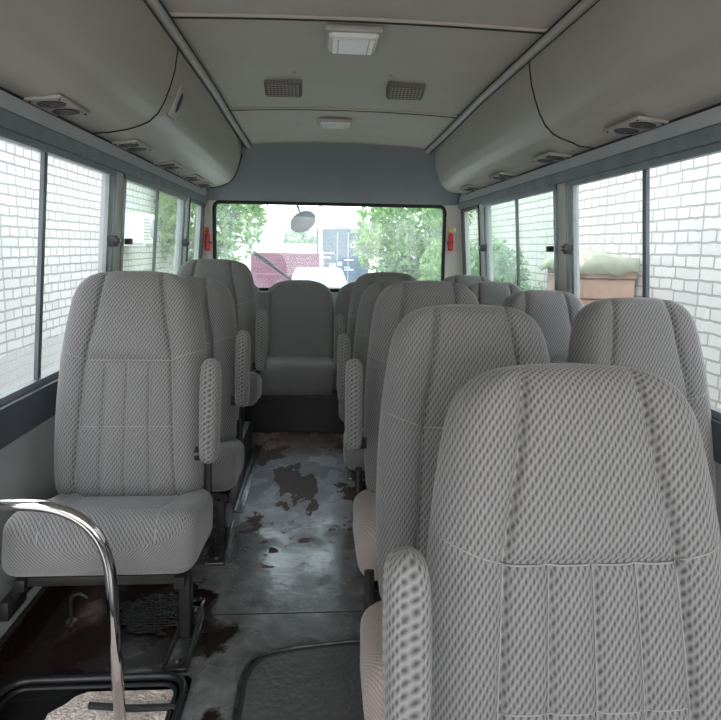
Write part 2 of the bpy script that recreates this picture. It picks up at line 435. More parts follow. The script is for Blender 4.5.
# ceiling rails and overhead ducts (air ducts with vents)
def duct_prof(s):
    ce_ = .60 if s < 0 else .635
    base = [(ce_, 1.842), (ce_+.006, 1.80), (ce_+.015, 1.745), (ce_+.032, 1.69), (ce_+.052, 1.64), (ce_+.075, 1.60), (ce_+.105, 1.572), (ce_+.14, 1.556), (ce_+.18, 1.543), (.84, 1.532), (.918, 1.524)]
    return base
def duct_point(s, t, y):
    # t in 0..1 along profile; shrink towards the end cap
    pr = duct_prof(s); f = t*(len(pr)-1); i = min(int(f), len(pr)-2); u = f-i
    x = pr[i][0]*(1-u)+pr[i+1][0]*u; z = pr[i][1]*(1-u)+pr[i+1][1]*u
    e = max(0, (y-3.55)/.6)
    if e > 0: x += .03*e*e*(1-t); z -= .03*e*(1-t)
    return Vector((side_x(s, x), y, z))
for s in (-1, 1):
    nm = 'left' if s < 0 else 'right'
    bm = bmesh.new(); NT, NY = 40, 40
    V = [[bm.verts.new(duct_point(s, i/NT, Y0+(4.16-Y0)*j/NY)) for i in range(NT+1)] for j in range(NY+1)]
    for j in range(NY):
        for i in range(NT): bm.faces.new((V[j][i], V[j][i+1], V[j+1][i+1], V[j+1][i]))
    # end cap curving to the wall
    last = V[-1]; cap = [bm.verts.new(Vector((side_x(s, .93), Y1-.01, max(v.co.z, 1.55)))+(Vector((v.co.x, 0, 0))-Vector((side_x(s, .93), 0, 0)))*.55) for v in last]
    for i in range(NT): bm.faces.new((last[i], last[i+1], cap[i+1], cap[i]))
    du = struct(link('trim_%d' % (1 if s < 0 else 2), bm, DUCT, None, True))
    # rail
    bm = bmesh.new()
    ce_ = .60 if s < 0 else .635
    pts = []
    for j in range(30):
        y = Y0+(4.12-Y0)*j/29; e = max(0, (y-3.55)/.6)
        pts.append((side_x(s, ce_-.012-.01*e), y, ceil_z(side_x(s, ce_), y)-.012))
    tube(bm, pts, .018, 10); rl = link('ceiling_rail', bm, LAMPF, du, True)
    for o1, o2, rr in ((.018, -.012, .004), (-.019, .003, .003)):
        bm = bmesh.new(); tube(bm, [(p[0]+s*o1, p[1], p[2]+o2) for p in pts], rr, 6); link('rail_gap', bm, SEAM, du, True)
    # seam across duct
    ys = 2.2
    bm = bmesh.new(); tube(bm, [duct_point(s, i/40, ys)+Vector((-s*.000, 0, -.001)) for i in range(41)], .0035, 6)
    pass
    link('duct_seam', bm, SEAM, du, True)
    for tt in (.35, .5):
        bm = bmesh.new(); p = duct_point(s, tt, ys-.03 if s > 0 else ys+.04); bmesh.ops.create_uvsphere(bm, u_segments=8, v_segments=6, radius=.006, matrix=Matrix.Translation(p))
        link('duct_screw', bm, GRILLE, du, True)
    # black line where duct meets header
    bm = bmesh.new(); tube(bm, [(side_x(s, .898), y, 1.5235) for y in (Y0, 1, 2, 3, 4.15)], .0035, 6)
    link('duct_edge_gap', bm, SEAM, du, True)

# rear bulkhead: curved panel from ceiling end down to the rear window
bm = bmesh.new(); nx, nt = 30, 14
rows = []
for j in range(nt+1):
    t = j/nt; row = []
    for i in range(nx+1):
        u = i/nx*2-1
        half = .66+.31*t
        x = XC+.005+u*half
        ytop = 4.10-.02*(u*u)
        y = ytop+(Y1-.02-ytop)*(t**1.15)
        ztop = ceil_z(min(max(x, XC-.62), XC+.66), 4.1)+.004
        zbot = 1.462
        z = ztop+(zbot-ztop)*(t**.85)
        row.append(bm.verts.new((x, y, z)))
    rows.append(row)
for r0, r1 in zip(rows, rows[1:]):
    for i in range(nx): bm.faces.new((r0[i], r0[i+1], r1[i+1], r1[i]))
bk = struct(link('trim_3', bm, BULK, None, 'all'))
bm = bmesh.new(); tube(bm, [(XC+.005+(i/24*2-1)*.60, 4.10-.02*(i/24*2-1)**2, ceil_z(XC+(i/24*2-1)*.60, 4.1)-.001) for i in range(25)], .005, 6)
link('panel_bead', bm, LAMPF, bk, True)

# ------------------------------------------------------------ ceiling fittings
def ceiling_lamp(x, y, w, d, h, label):
    z = ceil_z(x, y)
    t = thing('ceiling_lamp', label, 'lamp', (x, y, z-.001), 0, 'interior ceiling lamps')
    bm = bmesh.new(); box(bm, -w/2, w/2, -d/2, d/2, -h*.55, .0, .006); link('lamp_base', bm, LAMPF, t, True)
    bm = bmesh.new(); b = bmesh.new(); bmesh.ops.create_cube(b, size=1)
    for v in b.verts:
        k = .80 if v.co.z < 0 else .95
        v.co = Vector((v.co.x*w*k, v.co.y*d*k, -h*.2 if v.co.z > 0 else -h))
    bmesh.ops.bevel(b, geom=b.edges[:], offset=.007, segments=3, affect='EDGES'); merge(bm, b)
    lens = link('lens', bm, LAMPW, t, True)
    for s in (-1, 1):
        bm = bmesh.new(); box(bm, s*w*.27-.0015, s*w*.27+.0015, -d*.36, d*.36, -h-.0015, -h+.001)
        link('lens_rib', bm, GRILLE, lens)
    return t
ceiling_lamp(.11, 2.16, .19, .20, .042, 'large square white ceiling lamp, the nearer one')
ceiling_lamp(.085, 3.50, .19, .14, .035, 'small white ceiling lamp nearest the rear bulkhead')
def air_outlet(x, y, label, tilt):
    t = thing('ceiling_speaker', label, 'speaker', (x, y, ceil_z(x, y)), 0, 'pair of grilled boxes on the ceiling')
    bm = bmesh.new(); w, d, h = .165, .10, .042
    v = [bm.verts.new(p) for p in ((-w/2, -d/2, -h*.3), (w/2, -d/2, -h*.3), (w/2, d/2, -h*1.3), (-w/2, d/2, -h*1.3), (-w/2, -d/2, .01), (w/2, -d/2, .01), (w/2, d/2, .01), (-w/2, d/2, .01))]
    for f in ((0, 3, 2, 1), (4, 5, 6, 7), (0, 1, 5, 4), (1, 2, 6, 5), (2, 3, 7, 6), (3, 0, 4, 7)): bm.faces.new([v[i] for i in f])
    bmesh.ops.bevel(bm, geom=bm.edges[:], offset=.006, segments=2, affect='EDGES')
    link('casing', bm, SPK, t, True)
    ang = -math.atan2(h, d)
    R_ = Matrix.Rotation(ang, 4, 'X')
    bm = bmesh.new()
    for i in range(9):
        x_ = -.064+.016*i; box(bm, x_-.0022, x_+.0022, -.038, .038, -.003, .003)
    for j in range(6):
        y_ = -.035+.014*j; box(bm, -.068, .068, y_-.002, y_+.002, -.0035, .0025)
    bmesh.ops.transform(bm, matrix=Matrix.Translation((0, -.002, -h*.82))@R_, verts=bm.verts)
    link('grille', bm, GRILLE, t)
    bm = bmesh.new(); box(bm, -.066, .066, -.037, .037, -.0015, .002)
    bmesh.ops.transform(bm, matrix=Matrix.Translation((0, -.002, -h*.82))@R_, verts=bm.verts)
    link('grille_back', bm, BLKP, t)
air_outlet(-.165, 2.78, 'grilled beige box on the ceiling, left of the lamps', 0)
air_outlet(.38, 2.76, 'grilled beige box on the ceiling, right of the lamps', 0)
for x_, y_ in ((-.11, 2.62), (.30, 2.62)):
    bm = bmesh.new(); bmesh.ops.create_uvsphere(bm, u_segments=8, v_segments=6, radius=.007, matrix=Matrix.Translation((x_, y_, ceil_z(x_, y_))))
    link('ceiling_screw', bm, GRILLE, ce, True)

# vents in the ducts
def vent_proto():
    t = thing('air_vent', 'x', 'vent')
    bm = bmesh.new(); box(bm, -.048, .048, -.105, .105, -.006, .004, .003); link('vent_plate', bm, GRILLE, t, True)
    for k in (-1, 1):
        bm = bmesh.new()
        bmesh.ops.create_cone(bm, cap_ends=True, segments=24, radius1=.037, radius2=.037, depth=.004, matrix=Matrix.Translation((0, k*.047, -.0065)))
        nz = link('nozzle', bm, BLACK, t)
        bm = bmesh.new()
        for r in (.034, .024, .014):
            tube(bm, [(r*math.cos(a*math.pi/12), k*.047+r*math.sin(a*math.pi/12), -.0083) for a in range(25)], .0008, 6, False)
        bmesh.ops.create_cone(bm, cap_ends=True, segments=14, radius1=.006, radius2=.005, depth=.005, matrix=Matrix.Translation((0, k*.047, -.009)))
        link('nozzle_ring', bm, RING, nz, True)
    for x_ in (-.039, .039):
        for y_ in (-.09, .09):
            bm = bmesh.new(); bmesh.ops.create_uvsphere(bm, u_segments=8, v_segments=5, radius=.004, matrix=Matrix.Translation((x_, y_, -.006))); link('vent_screw', bm, BLKP, t, True)
    return t
vp = vent_proto(); first = True
ords = ['nearest', 'second from the front', 'third from the front', 'fourth from the front', 'rearmost']
def put_vent(s, y, lab, half=.845):
    global first
    v = vp if first else copy_tree(vp); first = False
    # find surface z and slope
    pr = duct_prof(s)
    for (a, za), (b, zb) in zip(pr, pr[1:]):
        if a <= half <= b:
            z = za+(zb-za)*(half-a)/(b-a); ang = math.atan2(zb-za, b-a)
    v.location = (side_x(s, half), y, z-.002); v.rotation_euler = (0, -s*ang, 0)
    v['label'] = lab; v['group'] = 'twin round air vents under the ducts'
for y, k in ((1.80, 0), (2.48, 1), (3.06, 2), (3.60, 3), (3.98, 4)):
    put_vent(-1, y, 'twin round vent plate under left overhead duct, '+['nearest of five', 'second of five from the front', 'middle of five', 'fourth of five from the front', 'rearmost of five'][k])
for y, k in ((1.82, 0), (2.49, 1), (3.14, 2), (3.80, 3)):
    put_vent(1, y, 'twin round vent plate under right overhead duct, '+['nearest of four', 'second of four from the front', 'third of four from the front', 'rearmost of four'][k])
# upright plate on the face of the left duct
t = thing('switch_plate', 'small upright plate with oval black inset on the left duct face', 'plate', (0, 0, 0))
pc = duct_point(-1, .34, 2.34); pd = duct_point(-1, .37, 2.34)-duct_point(-1, .31, 2.34)
ang = math.atan2(-pd.x, -pd.z)
t.location = pc+Vector((.001, 0, 0)); t.rotation_euler = (0, ang, 0)
bm = bmesh.new(); box(bm, -.004, .008, -.042, .042, -.062, .062, .004); link('plate', bm, GRILLE, t, True)
bm = bmesh.new(); bmesh.ops.create_uvsphere(bm, u_segments=20, v_segments=12, radius=1, matrix=Matrix.Translation((.008, 0, 0))@Matrix.Diagonal((.006, .018, .038, 1))); link('inset', bm, BLKP, t, True)

# clips and hooks at rear ends of the ducts
for s, lab in ((-1, 'thin dark cable looped over the left duct end'), ):
    bm = bmesh.new()
    tube(bm, arc_pts([duct_point(s, .15, 4.10)+Vector((.012, 0, 0)), duct_point(s, .45, 4.12)+Vector((.012, 0, -.006)), duct_point(s, .7, 4.14)+Vector((0, 0, -.012)), duct_point(s, .92, 4.12)+Vector((0, 0, -.010))], 5, .05), .004, 6)
    props(link('cable', bm, BLKP, None, True), lab, 'cable')

# ------------------------------------------------------------ seats
def seamx(h, HT):
    # half width of centre panel at height h
    k = h/HT
    pts = [(0, .150), (.25, .140), (.60, .127), (.80, .102), (1.0, .085)]
    for (a, xa), (b, xb) in zip(pts, pts[1:]):
        if k <= b: return xa+(xb-xa)*(k-a)/(b-a)
    return .082
BO = [(.140, -.03, .020), (.195, -.02, .045), (.218, 0.0, .058), (.226, .05, .064), (.230, .12, .068), (.231, .20, .070), (.229, .28, .070), (.225, .36, .068), (.219, .43, .064), (.210, .50, .060), (.200, .56, .056), (.190, .60, .052), (.175, .630, .047), (.153, .652, .040), (.122, .667, .031), (.078, .675, .020), (.03, .678, .010), (.004, .679, .002)]
def interp_outline(BO, n):
    L = [0]
    for a, b in zip(BO, BO[1:]): L.append(L[-1]+math.hypot(b[0]-a[0], b[1]-a[1]))
    out = []
    for k in range(n+1):
        s = L[-1]*k/n
        for i in range(len(L)-1):
            if s <= L[i+1]+1e-9: break
        u = (s-L[i])/(L[i+1]-L[i])
        # catmull
        p0, p1, p2, p3 = BO[max(i-1, 0)], BO[i], BO[i+1], BO[min(i+2, len(BO)-1)]
        out.append((tuple(.5*((2*p1[j])+(-p0[j]+p2[j])*u+(2*p0[j]-5*p1[j]+4*p2[j]-p3[j])*u*u+(-p0[j]+3*p1[j]-3*p2[j]+p3[j])*u**3) for j in range(3)), s))
    return out
HB = .66
SEAMH = .395
def side_seam_h(x): return SEAMH+.035*(abs(x)-.125)/.10
def groove(d, w=.0045): return math.exp(-(d/w)**2)
def front_disp(x, h, style=0):
    """outwards displacement of the front face (positive = towards the sitter)"""
    if style: return .010*(1-min(1, abs(x)/.2)**2)
    sxv = seamx(h, .679); a = abs(x); o = 0
    if a > sxv: o += .016*math.sin(min(1, (a-sxv)/.055)*math.pi/2)
    if h > SEAMH and a < sxv: o += .012*math.sin(min(1, (h-SEAMH)/.05)*math.pi/2)*min(1, (sxv-a)/.03)**.5
    if h > SEAMH-.02 and a > sxv: o += .003
    o -= .010*groove(a-sxv, .006)
    if a < sxv:
        o -= .007*groove(h-SEAMH, .006)
        if h < SEAMH:
            ch = sxv/2
            for c in (-ch, 0, ch): o -= .006*groove(x-c, .006)
            if abs(h-.195) < .02: o -= .004*groove(h-.195)
            w_ = (a % ch)/ch; o += .003*math.sin(w_*math.pi)
    else: o -= .004*groove(h-side_seam_h(x))
    return o
def section(w, t, nf, rf=.98):
    """rounded section points (x, y, kind): kind 1 = front face, 2 = back face, 0 = sides; front y negative"""
    r = min(t, w)*rf; pts = []; sd = t-r; ns = 3
    for i in range(nf+1): pts.append((-(w-r)+2*(w-r)*i/nf, -t, 1))
    for k in range(1, 8): a = -math.pi/2+k*math.pi/16; pts.append(((w-r)+r*math.cos(a), -sd+r*math.sin(a), 0))
    for k in range(ns+1): pts.append((w, -sd+2*sd*k/ns, 0))
    for k in range(1, 8): a = k*math.pi/16; pts.append(((w-r)+r*math.cos(a), sd+r*math.sin(a), 0))
    nb = 14
    for i in range(nb+1): pts.append(((w-r)-2*(w-r)*i/nb, t, 2))
    for k in range(1, 8): a = math.pi/2+k*math.pi/16; pts.append((-(w-r)+r*math.cos(a), sd+r*math.sin(a), 0))
    for k in range(ns+1): pts.append((-w, sd-2*sd*k/ns, 0))
    for k in range(1, 8): a = math.pi+k*math.pi/16; pts.append((-(w-r)+r*math.cos(a), -sd+r*math.sin(a), 0))
    return pts
def loft_back(outline, nrow, nf, style=0, wscale=1.0, hscale=1.0):
    bm = bmesh.new(); uvl = bm.loops.layers.uv.new('UVMap'); rows = []; uvs = {}
    for (w, h, t), s in interp_outline(outline, nrow):
        w = max(w, .002)*wscale; t = max(t, .001); row = []
        for x, y, kd in section(w, t, nf):
            yy = y
            crown = -.012*(1-(x/max(w, .01))**2)*min(1, t/.05) if y < 0 else 0
            if kd == 1 or (kd == 0 and y < 0):
                f = 1.0 if kd == 1 else min(1, -y/t)
                fade = min(1, t/.045)
                yy -= front_disp(x/wscale, h, style)*f*fade
                yy += crown
            v = bm.verts.new((x, yy, h*hscale))
            edge = 0
            u_ = x if y <= 0 else (x + (.0))
            if kd == 0: u_ = math.copysign(abs(x)+max(0, t+y)*.7, x)
            uvs[v] = (u_+1.0, s*hscale+1.0); row.append(v)
        rows.append(row)
    n = len(rows[0])
    for a, b in zip(rows, rows[1:]):
        for k in range(n):
            f = bm.faces.new((a[k], a[(k+1) % n], b[(k+1) % n], b[k]))
            for l in f.loops: l[uvl].uv = uvs[l.vert]
    f = bm.faces.new(rows[0][::-1]); f2 = bm.faces.new(rows[-1])
    for ff in (f, f2):
        for l in ff.loops: l[uvl].uv = uvs[l.vert]
    return bm
def thick_at(outline, h):
    best = None
    for a, b in zip(outline, outline[1:]):
        if a[1] <= h <= b[1]: u = (h-a[1])/(b[1]-a[1]); return a[2]+(b[2]-a[2])*u, a[0]+(b[0]-a[0])*u
    return outline[-1][2], outline[-1][0]
def front_pt(x, h, lift=0):
    lift = .0016 if lift <= 0 else lift
    t, w = thick_at(BO, h)
    r = min(t, w)*.98; flat = w-r; f = 1.0; y = -t
    if abs(x) > flat:
        q = min(1, (abs(x)-flat)/r); y = -t*math.sqrt(max(0, 1-q*q)); f = min(1, -y/t)
    fade = min(1, t/.045)
    y -= front_disp(x, h)*f*fade
    y += -.012*(1-(x/max(w, .01))**2)*min(1, t/.05)
    return Vector((x, y-lift, h))
def back_piping():
    bm = bmesh.new(); R_ = .0013
    for s in (-1, 1):
        tube(bm, [front_pt(s*seamx(h, .679), h, -.001) for h in [i*.654/60 for i in range(61)]], R_, 5)
        tube(bm, [front_pt(s*x, side_seam_h(x), -.0015) for x in [seamx(SEAMH, .679)+(.216-seamx(SEAMH, .679))*i/14 for i in range(15)]], R_, 5)
    sxv = seamx(SEAMH, .679)
    tube(bm, [front_pt(-sxv+2*sxv*i/30, SEAMH-.001, .0045) for i in range(31)], R_*1.25, 5)
    sxv = seamx(.195, .679)
    tube(bm, [front_pt(-sxv+2*sxv*i/30, .195, -.001) for i in range(31)], R_*.8, 5)
    for c in (-.5, 0, .5):
        tube(bm, [front_pt(c*seamx(h, .679), h, -.001) for h in [.02+i*(SEAMH-.02)/40 for i in range(41)]], R_*.8, 5)
    return bm
RECL = math.radians(11)
# cushion: side profile rings along y
CO = [(.10, .02, .030, .055), (.20, .01, .012, .068), (.232, -.02, .0, .075), (.240, -.10, -.004, .076), (.243, -.20, -.002, .078), (.245, -.30, .002, .082), (.246, -.38, .003, .088), (.245, -.44, -.002, .090), (.240, -.475, -.008, .085), (.228, -.498, -.014, .073), (.205, -.511, -.018, .055), (.16, -.518, -.020, .032), (.08, -.521, -.020, .012), (.005, -.521, -.020, .002)]
def cushion_disp(x, y):
    a = abs(x); o = 0
    inner = a < .135 and -.40 < y < -.06
    e = min(.135-a, y+.40, -.06-y)
    if e < 0: o += .010*min(1, -e/.03)
    o -= .006*groove(e)
    if y <= -.40: o -= .0
    return o
def loft_cushion(co, nf=56, nrow=70, wscale=1, dscale=1, style=0):
    bm = bmesh.new(); uvl = bm.loops.layers.uv.new('UVMap'); rows = []; uvs = {}
    L = [0]
    for a, b in zip(co, co[1:]): L.append(L[-1]+math.hypot(b[1]-a[1], (b[3]-a[3])))
    for k in range(nrow+1):
        s = L[-1]*k/nrow; i = 0
        while i < len(L)-2 and s > L[i+1]: i += 1
        u = (s-L[i])/(L[i+1]-L[i])
        p0, p1, p2, p3 = co[max(i-1, 0)], co[i], co[i+1], co[min(i+2, len(co)-1)]
        w, y, zc, hh = [.5*((2*p1[j])+(-p0[j]+p2[j])*u+(2*p0[j]-5*p1[j]+4*p2[j]-p3[j])*u*u+(-p0[j]+3*p1[j]-3*p2[j]+p3[j])*u**3) for j in range(4)]
        w = max(w, .002)*wscale; hh = max(hh, .001); row = []
        for x, q, kd in section(w, hh, nf, .5):
            # q -> vertical: front(-)=top
            tt = hh
            z = zc-q/tt*hh
            if kd != 2 and q < 0:
                f = 1 if kd == 1 else min(1, -q/tt)
                if not style: z += cushion_disp(x/wscale, y)*f*min(1, hh/.07)
                else: z += .008*f*math.cos(min(1, abs(x/wscale)/.24)*1.5)
            v = bm.verts.new((x, y*dscale, z)); uvs[v] = (x+1+(0 if kd == 1 else math.copysign(max(0, hh-(z-zc)), x)), s+1); row.append(v)
        rows.append(row)
    n = len(rows[0])
    for a, b in zip(rows, rows[1:]):
        for k in range(n):
            f = bm.faces.new((a[k], a[(k+1) % n], b[(k+1) % n], b[k]))
            for l in f.loops: l[uvl].uv = uvs[l.vert]
    for r in (rows[0], rows[-1]):
        f = bm.faces.new(r)
        for l in f.loops: l[uvl].uv = uvs[l.vert]
    return bm
def cush_top(x, y):
    for a, b in zip(CO, CO[1:]):
        if b[1] <= y <= a[1]:
            u = (a[1]-y)/(a[1]-b[1]); return Vector((x, y, a[2]+(b[2]-a[2])*u+a[3]+(b[3]-a[3])*u+cushion_disp(x, y)+.0005))
    return Vector((x, y, .08))
def cushion_piping():
    bm = bmesh.new()
    c = arc_pts([(-.135, -.40, 0), (.135, -.40, 0), (.135, -.06, 0), (-.135, -.06, 0)], 5, .02, True); c.append(c[0])
    d = []
    for a, b in zip(c, c[1:]):
        m_ = max(1, int((b-a).length/.015))
        for i in range(m_): p = a+(b-a)*i/m_; d.append(cush_top(p.x, p.y))
    d.append(d[0]); tube(bm, d, .0018, 5, False)
    for s in (-1, 1):
        tube(bm, [cush_top(s*.145, -.40-.095*i/10) for i in range(11)]+[Vector((s*.145, -.5165, z)) for z in (.035, .0, -.04)], .0016, 5, False)
    return bm
# armrest: local: hinge at bottom, upright when folded
AO = [(.012, -.004, .018), (.022, .006, .036), (.0265, .03, .042), (.028, .10, .044), (.029, .18, .044), (.029, .26, .043), (.028, .30, .041), (.0255, .322, .036), (.019, .336, .026), (.010, .343, .012), (.002, .345, .002)]
def loft_arm():
    bm = bmesh.new(); uvl = bm.loops.layers.uv.new('UVMap'); rows = []; uvs = {}
    for (w, h, t), s in interp_outline(AO, 34):
        w = max(w, .001); t = max(t, .001); row = []; n = 36
        for k in range(n):
            a = 2*math.pi*k/n
            x = w*math.copysign(abs(math.cos(a))**.55, math.cos(a)); y = t*math.copysign(abs(math.sin(a))**.6, math.sin(a))
            v = bm.verts.new((x, y, h)); uvs[v] = (1+k*.0039, s+1); row.append(v)
        rows.append(row)
    for a, b in zip(rows, rows[1:]):
        for k in range(n):
            f = bm.faces.new((a[k], a[(k+1) % n], b[(k+1) % n], b[k]))
            for l in f.loops: l[uvl].uv = uvs[l.vert]
    bm.faces.new(rows[0][::-1]); bm.faces.new(rows[-1]); return bm
protos = {}
def share(key, fn, m, smooth='all'):
    if key not in protos:
        o = link(key, fn(), m, None, smooth); protos[key] = o.data; bpy.data.objects.remove(o)
    return protos[key]
def add(name, me, parent, loc=(0, 0, 0), rot=(0, 0, 0), sc=(1, 1, 1)):
    o = bpy.data.objects.new(name, me); COL.objects.link(o); o.parent = parent; o.location = loc; o.rotation_euler = rot; o.scale = sc
    return o
ME_B = share('backrest', lambda: loft_back(BO, 120, 110), FAB)
ME_BL = share('backrest_lo', lambda: loft_back(BO, 80, 76), FAB)
ME_P = share('back_piping', back_piping, PIPE)
ME_C = share('cushion', lambda: loft_cushion(CO), FAB)
ME_CP = ME_C.copy(); ME_CP.materials.clear(); ME_CP.materials.append(FABP)
ME_CPI = share('cushion_piping', cushion_piping, PIPE)
ME_A = share('armrest', loft_arm, FAB)
def seat(x, y, drop_top, label, group, side, arm=True, pinkc=False, rz=0, wall=True, floorz=0.0, wsc=1.0, recl=RECL, near=False, archleg=False, dsc=.66, lo=-.0, hsc=1.0, az=0.0):
    """x: centre; y: plane of the back's foot; side=+1 aisle on +x side of seat, -1 aisle on the -x side, 0 none"""
    z_top = H-drop_top
    zb = z_top-.679*hsc*math.cos(recl)
    t = thing('bus_seat', label, 'seat', (x, y, floorz), rz, group)
    z = zb-floorz
    b = add('backrest', ME_B if near else ME_BL, t, (0, .06, z+.005), (-recl, 0, 0), (wsc, 1, hsc))
    add('piping', ME_P, b)
    cx = side*(.022 if side > 0 else .034)
    c = add('seat_cushion', ME_CP if pinkc else ME_C, t, (cx, .03, z-.062), (math.radians(-10), 0, 0), (wsc, dsc, .82))
    if pinkc: c['label'] = 'pale pinkish fabric cushion'
    add('piping', ME_CPI, c)
    # shell behind
    if 'shell' not in protos:
        bm = bmesh.new(); prof = [(-.19, .02), (.19, .02), (.185, .50), (.12, .60), (-.12, .60), (-.185, .50)]
        a_ = [bm.verts.new((p[0], .066, p[1])) for p in prof]; b_ = [bm.verts.new((p[0]*.93, .082, p[1]*.96+.01)) for p in prof]
        for i in range(6): bm.faces.new((a_[i], a_[(i+1) % 6], b_[(i+1) % 6], b_[i]))
        bm.faces.new(a_); bm.faces.new(b_); share('shell', lambda: bm, BLUEM, True)
    add('back_shell', protos['shell'], b)
    # under-frame
    key = 'frame'
    if key not in protos:
        bm = bmesh.new()
        for sx_ in (-.20, .20): box(bm, sx_-.014, sx_+.014, -.44, .04, -.175, -.14, .003)
        for yy in (-.40, -.06): box(bm, -.20, .20, yy-.014, yy+.014, -.17, -.142, .003)
        for sx_ in (-.215, .215): tube(bm, [(sx_, .03, -.15), (sx_, .06, -.04), (sx_, .072, .06)], .012, 8)
        share(key, lambda: bm, IRON, True)
    add('seat_frame', protos[key], t, (cx, 0, z+(.045 if archleg else .03)), (0, 0, 0), (1, dsc, .6 if archleg else .9))
    zf = z-.17
    if side and not archleg:
        bm = bmesh.new(); lx = cx+side*.175
        # flat leg leaning slightly, foot plate
        R_ = Matrix.Rotation(side*.0, 3, 'Z')
        box(bm, lx-.016, lx+.016, -.30, -.255, .012, zf+.02, .004)
        link('leg', bm, IRON, t, True).location = (0, lo, 0)
        bm = bmesh.new()
        prof = [(-.43, 0), (-.43, .022), (-.33, .045), (-.235, .10), (-.20, .10), (-.185, 0)]
        a_ = [bm.verts.new((lx+.034, p[0], p[1]*.55)) for p in prof]; b_ = [bm.verts.new((lx+.026, p[0], p[1]*.55)) for p in prof]
        for i in range(6): bm.faces.new((a_[i], a_[(i+1) % 6], b_[(i+1) % 6], b_[i]))
        bm.faces.new(a_); bm.faces.new(b_[::-1])
        box(bm, lx-.035, lx+.036, -.43, -.185, 0, .012, .003)
        tube(bm, [(lx+.03, -.43, .012), (lx+.032, -.33, .030), (lx+.034, -.22, .062), (lx+.034, -.19, .055)], .005, 8)
        tube(bm, [(lx-.03, -.43, .012), (lx-.02, -.25, .016), (lx-.01, -.19, .014)], .005, 8)
        bmesh.ops.create_cone(bm, cap_ends=True, segments=10, radius1=.012, radius2=.011, depth=.012, matrix=Matrix.Translation((lx, -.395, .016)))
        link('foot_plate', bm, STEEL, t, True).location = (0, lo, 0)
    if archleg:
        for lx in (-.16, .16):
            bm = bmesh.new(); box(bm, lx-.02, lx+.02, -.18, -.07, .2565, z-.055, .004); link('leg', bm, IRON, t, True)
    if wall and not archleg:
        bm = bmesh.new(); sd = -side if side else 1; wx = cx+sd*.235
        tube(bm, arc_pts([(wx-sd*.02, -.26, z-.14), (wx+sd*.01, -.26, z-.185), (wx-sd*.01, -.10, z-.185), (wx-sd*.02, -.10, z-.14)], 4, .02), .009, 8)
        box(bm, wx-.012, wx+.012, -.3, -.2, zf-.03, zf+.02, .003)
        link('wall_bracket', bm, IRON, t, True)
    if arm and side:
        ax = side*(.258 if side > 0 else .276)
        a = add('armrest', ME_A, t, (ax, -.045, z+.125+az), (-recl*.9, 0, 0), (1, 1, .88))
        bm = bmesh.new(); bmesh.ops.create_cone(bm, cap_ends=True, segments=18, radius1=.024, radius2=.022, depth=.03, matrix=Matrix.Rotation(math.pi/2, 4, 'Y'))
        h = link('hinge', bm, BLKP, a, True); h.location = (-side*.030, .03, .02)
    return t
LG, RG, WG = 'single seats along the left windows', 'aisle seats in the right block', 'window seats in the right block'
XA, XW = .412, .884
seat(-.575, 1.78, .095, 'nearest seat on the left with pleated grey back and folded armrest', LG, 1, near=True, lo=.175)
seat(-.56, 2.42, .145, 'second seat on the left, directly behind the nearest left one', LG, 1, lo=.08, az=.045)
seat(-.545, 3.05, .085, 'rearmost seat on the left, standing above the black wheel box', LG, 1, archleg=True, hsc=.87, az=-.085)
seat(.392, .72, .182, 'nearest seat on the right, largest grey seat back in front', RG, -1, near=True, wall=False, az=.04)
seat(.375, 1.29, .145, 'second aisle seat on the right with a pale pinkish cushion, no raised armrest', RG, -1, arm=False, pinkc=True, near=True, wall=False, hsc=1.05)
seat(XA-.015, 1.98, .125, 'third aisle seat on the right, pale pinkish cushion and raised armrest', RG, -1, pinkc=True, near=True, wall=False, dsc=.92, hsc=1.1, az=.06)
seat(XA-.02, 2.66, .165, 'fourth aisle seat on the right, mostly hidden behind the third', RG, -1, wall=False, az=.02)
seat(XA-.02, 3.28, .150, 'rearmost aisle seat on the right, just before the rear bench', RG, -1, wall=False, az=.02)
seat(XW, 1.45, .135, 'nearest window seat on the right, cut by the photo edge', WG, 0, wsc=.88)
seat(XW, 2.14, .165, 'second window seat on the right, below the stacked blocks outside', WG, 0, wsc=.88)
seat(XW-.01, 2.80, .17, 'third window seat on the right, only its top showing', WG, 0, wsc=.88)
seat(XW-.02, 3.28, .16, 'rearmost window seat on the right, thin strip of its top showing', WG, 0, wsc=.88)

# rear bench
t = thing('rear_bench', 'long grey bench of four joined backs across the rear of the bus', 'bench', (XC, 3.6, 0))
BB = [(.20, -.03, .03), (.226, -.01, .05), (.232, .03, .055), (.233, .15, .055), (.233, .28, .055), (.230, .36, .052), (.222, .41, .049), (.205, .452, .044), (.178, .484, .038), (.140, .506, .030), (.09, .519, .020), (.04, .523, .010), (.004, .524, .002)]
for i in range(4):
    bx = -.7225+.4817*i
    b = link('backrest', loft_back(BB, 60, 40, 1, 1.03), FAB, t, 'all'); b.location = (bx, .44, .40); b.rotation_euler = (-math.radians(10), 0, 0)
bm = bmesh.new()
for bx in (-.4817, ):   # filled dip between the two left backs
    box(bm, bx-.05, bx+.05, .40, .46, .42, .84, .02, rot=Matrix.Rotation(-math.radians(10), 3, 'X'))
uvl = bm.loops.layers.uv.new('UVMap')
for f in bm.faces:
    for l in f.loops: l[uvl].uv = (l.vert.co.x, l.vert.co.z)
link('joining_panel', bm, FAB, t, True)
for i in range(4):
    bx = -.7225+.4817*i
    c = link('seat_cushion', loft_cushion(CO, 30, 40, .985, .82, 1), FAB, t, 'all'); c.location = (bx, .40, .335)
bm = bmesh.new(); box(bm, -.965, .965, .03, .78, 0, .262, .004); link('bench_base', bm, BLACK, t)
bm = bmesh.new(); box(bm, -.965, .965, .015, .03, .215, .262, .004); link('front_rail', bm, IRON, t)

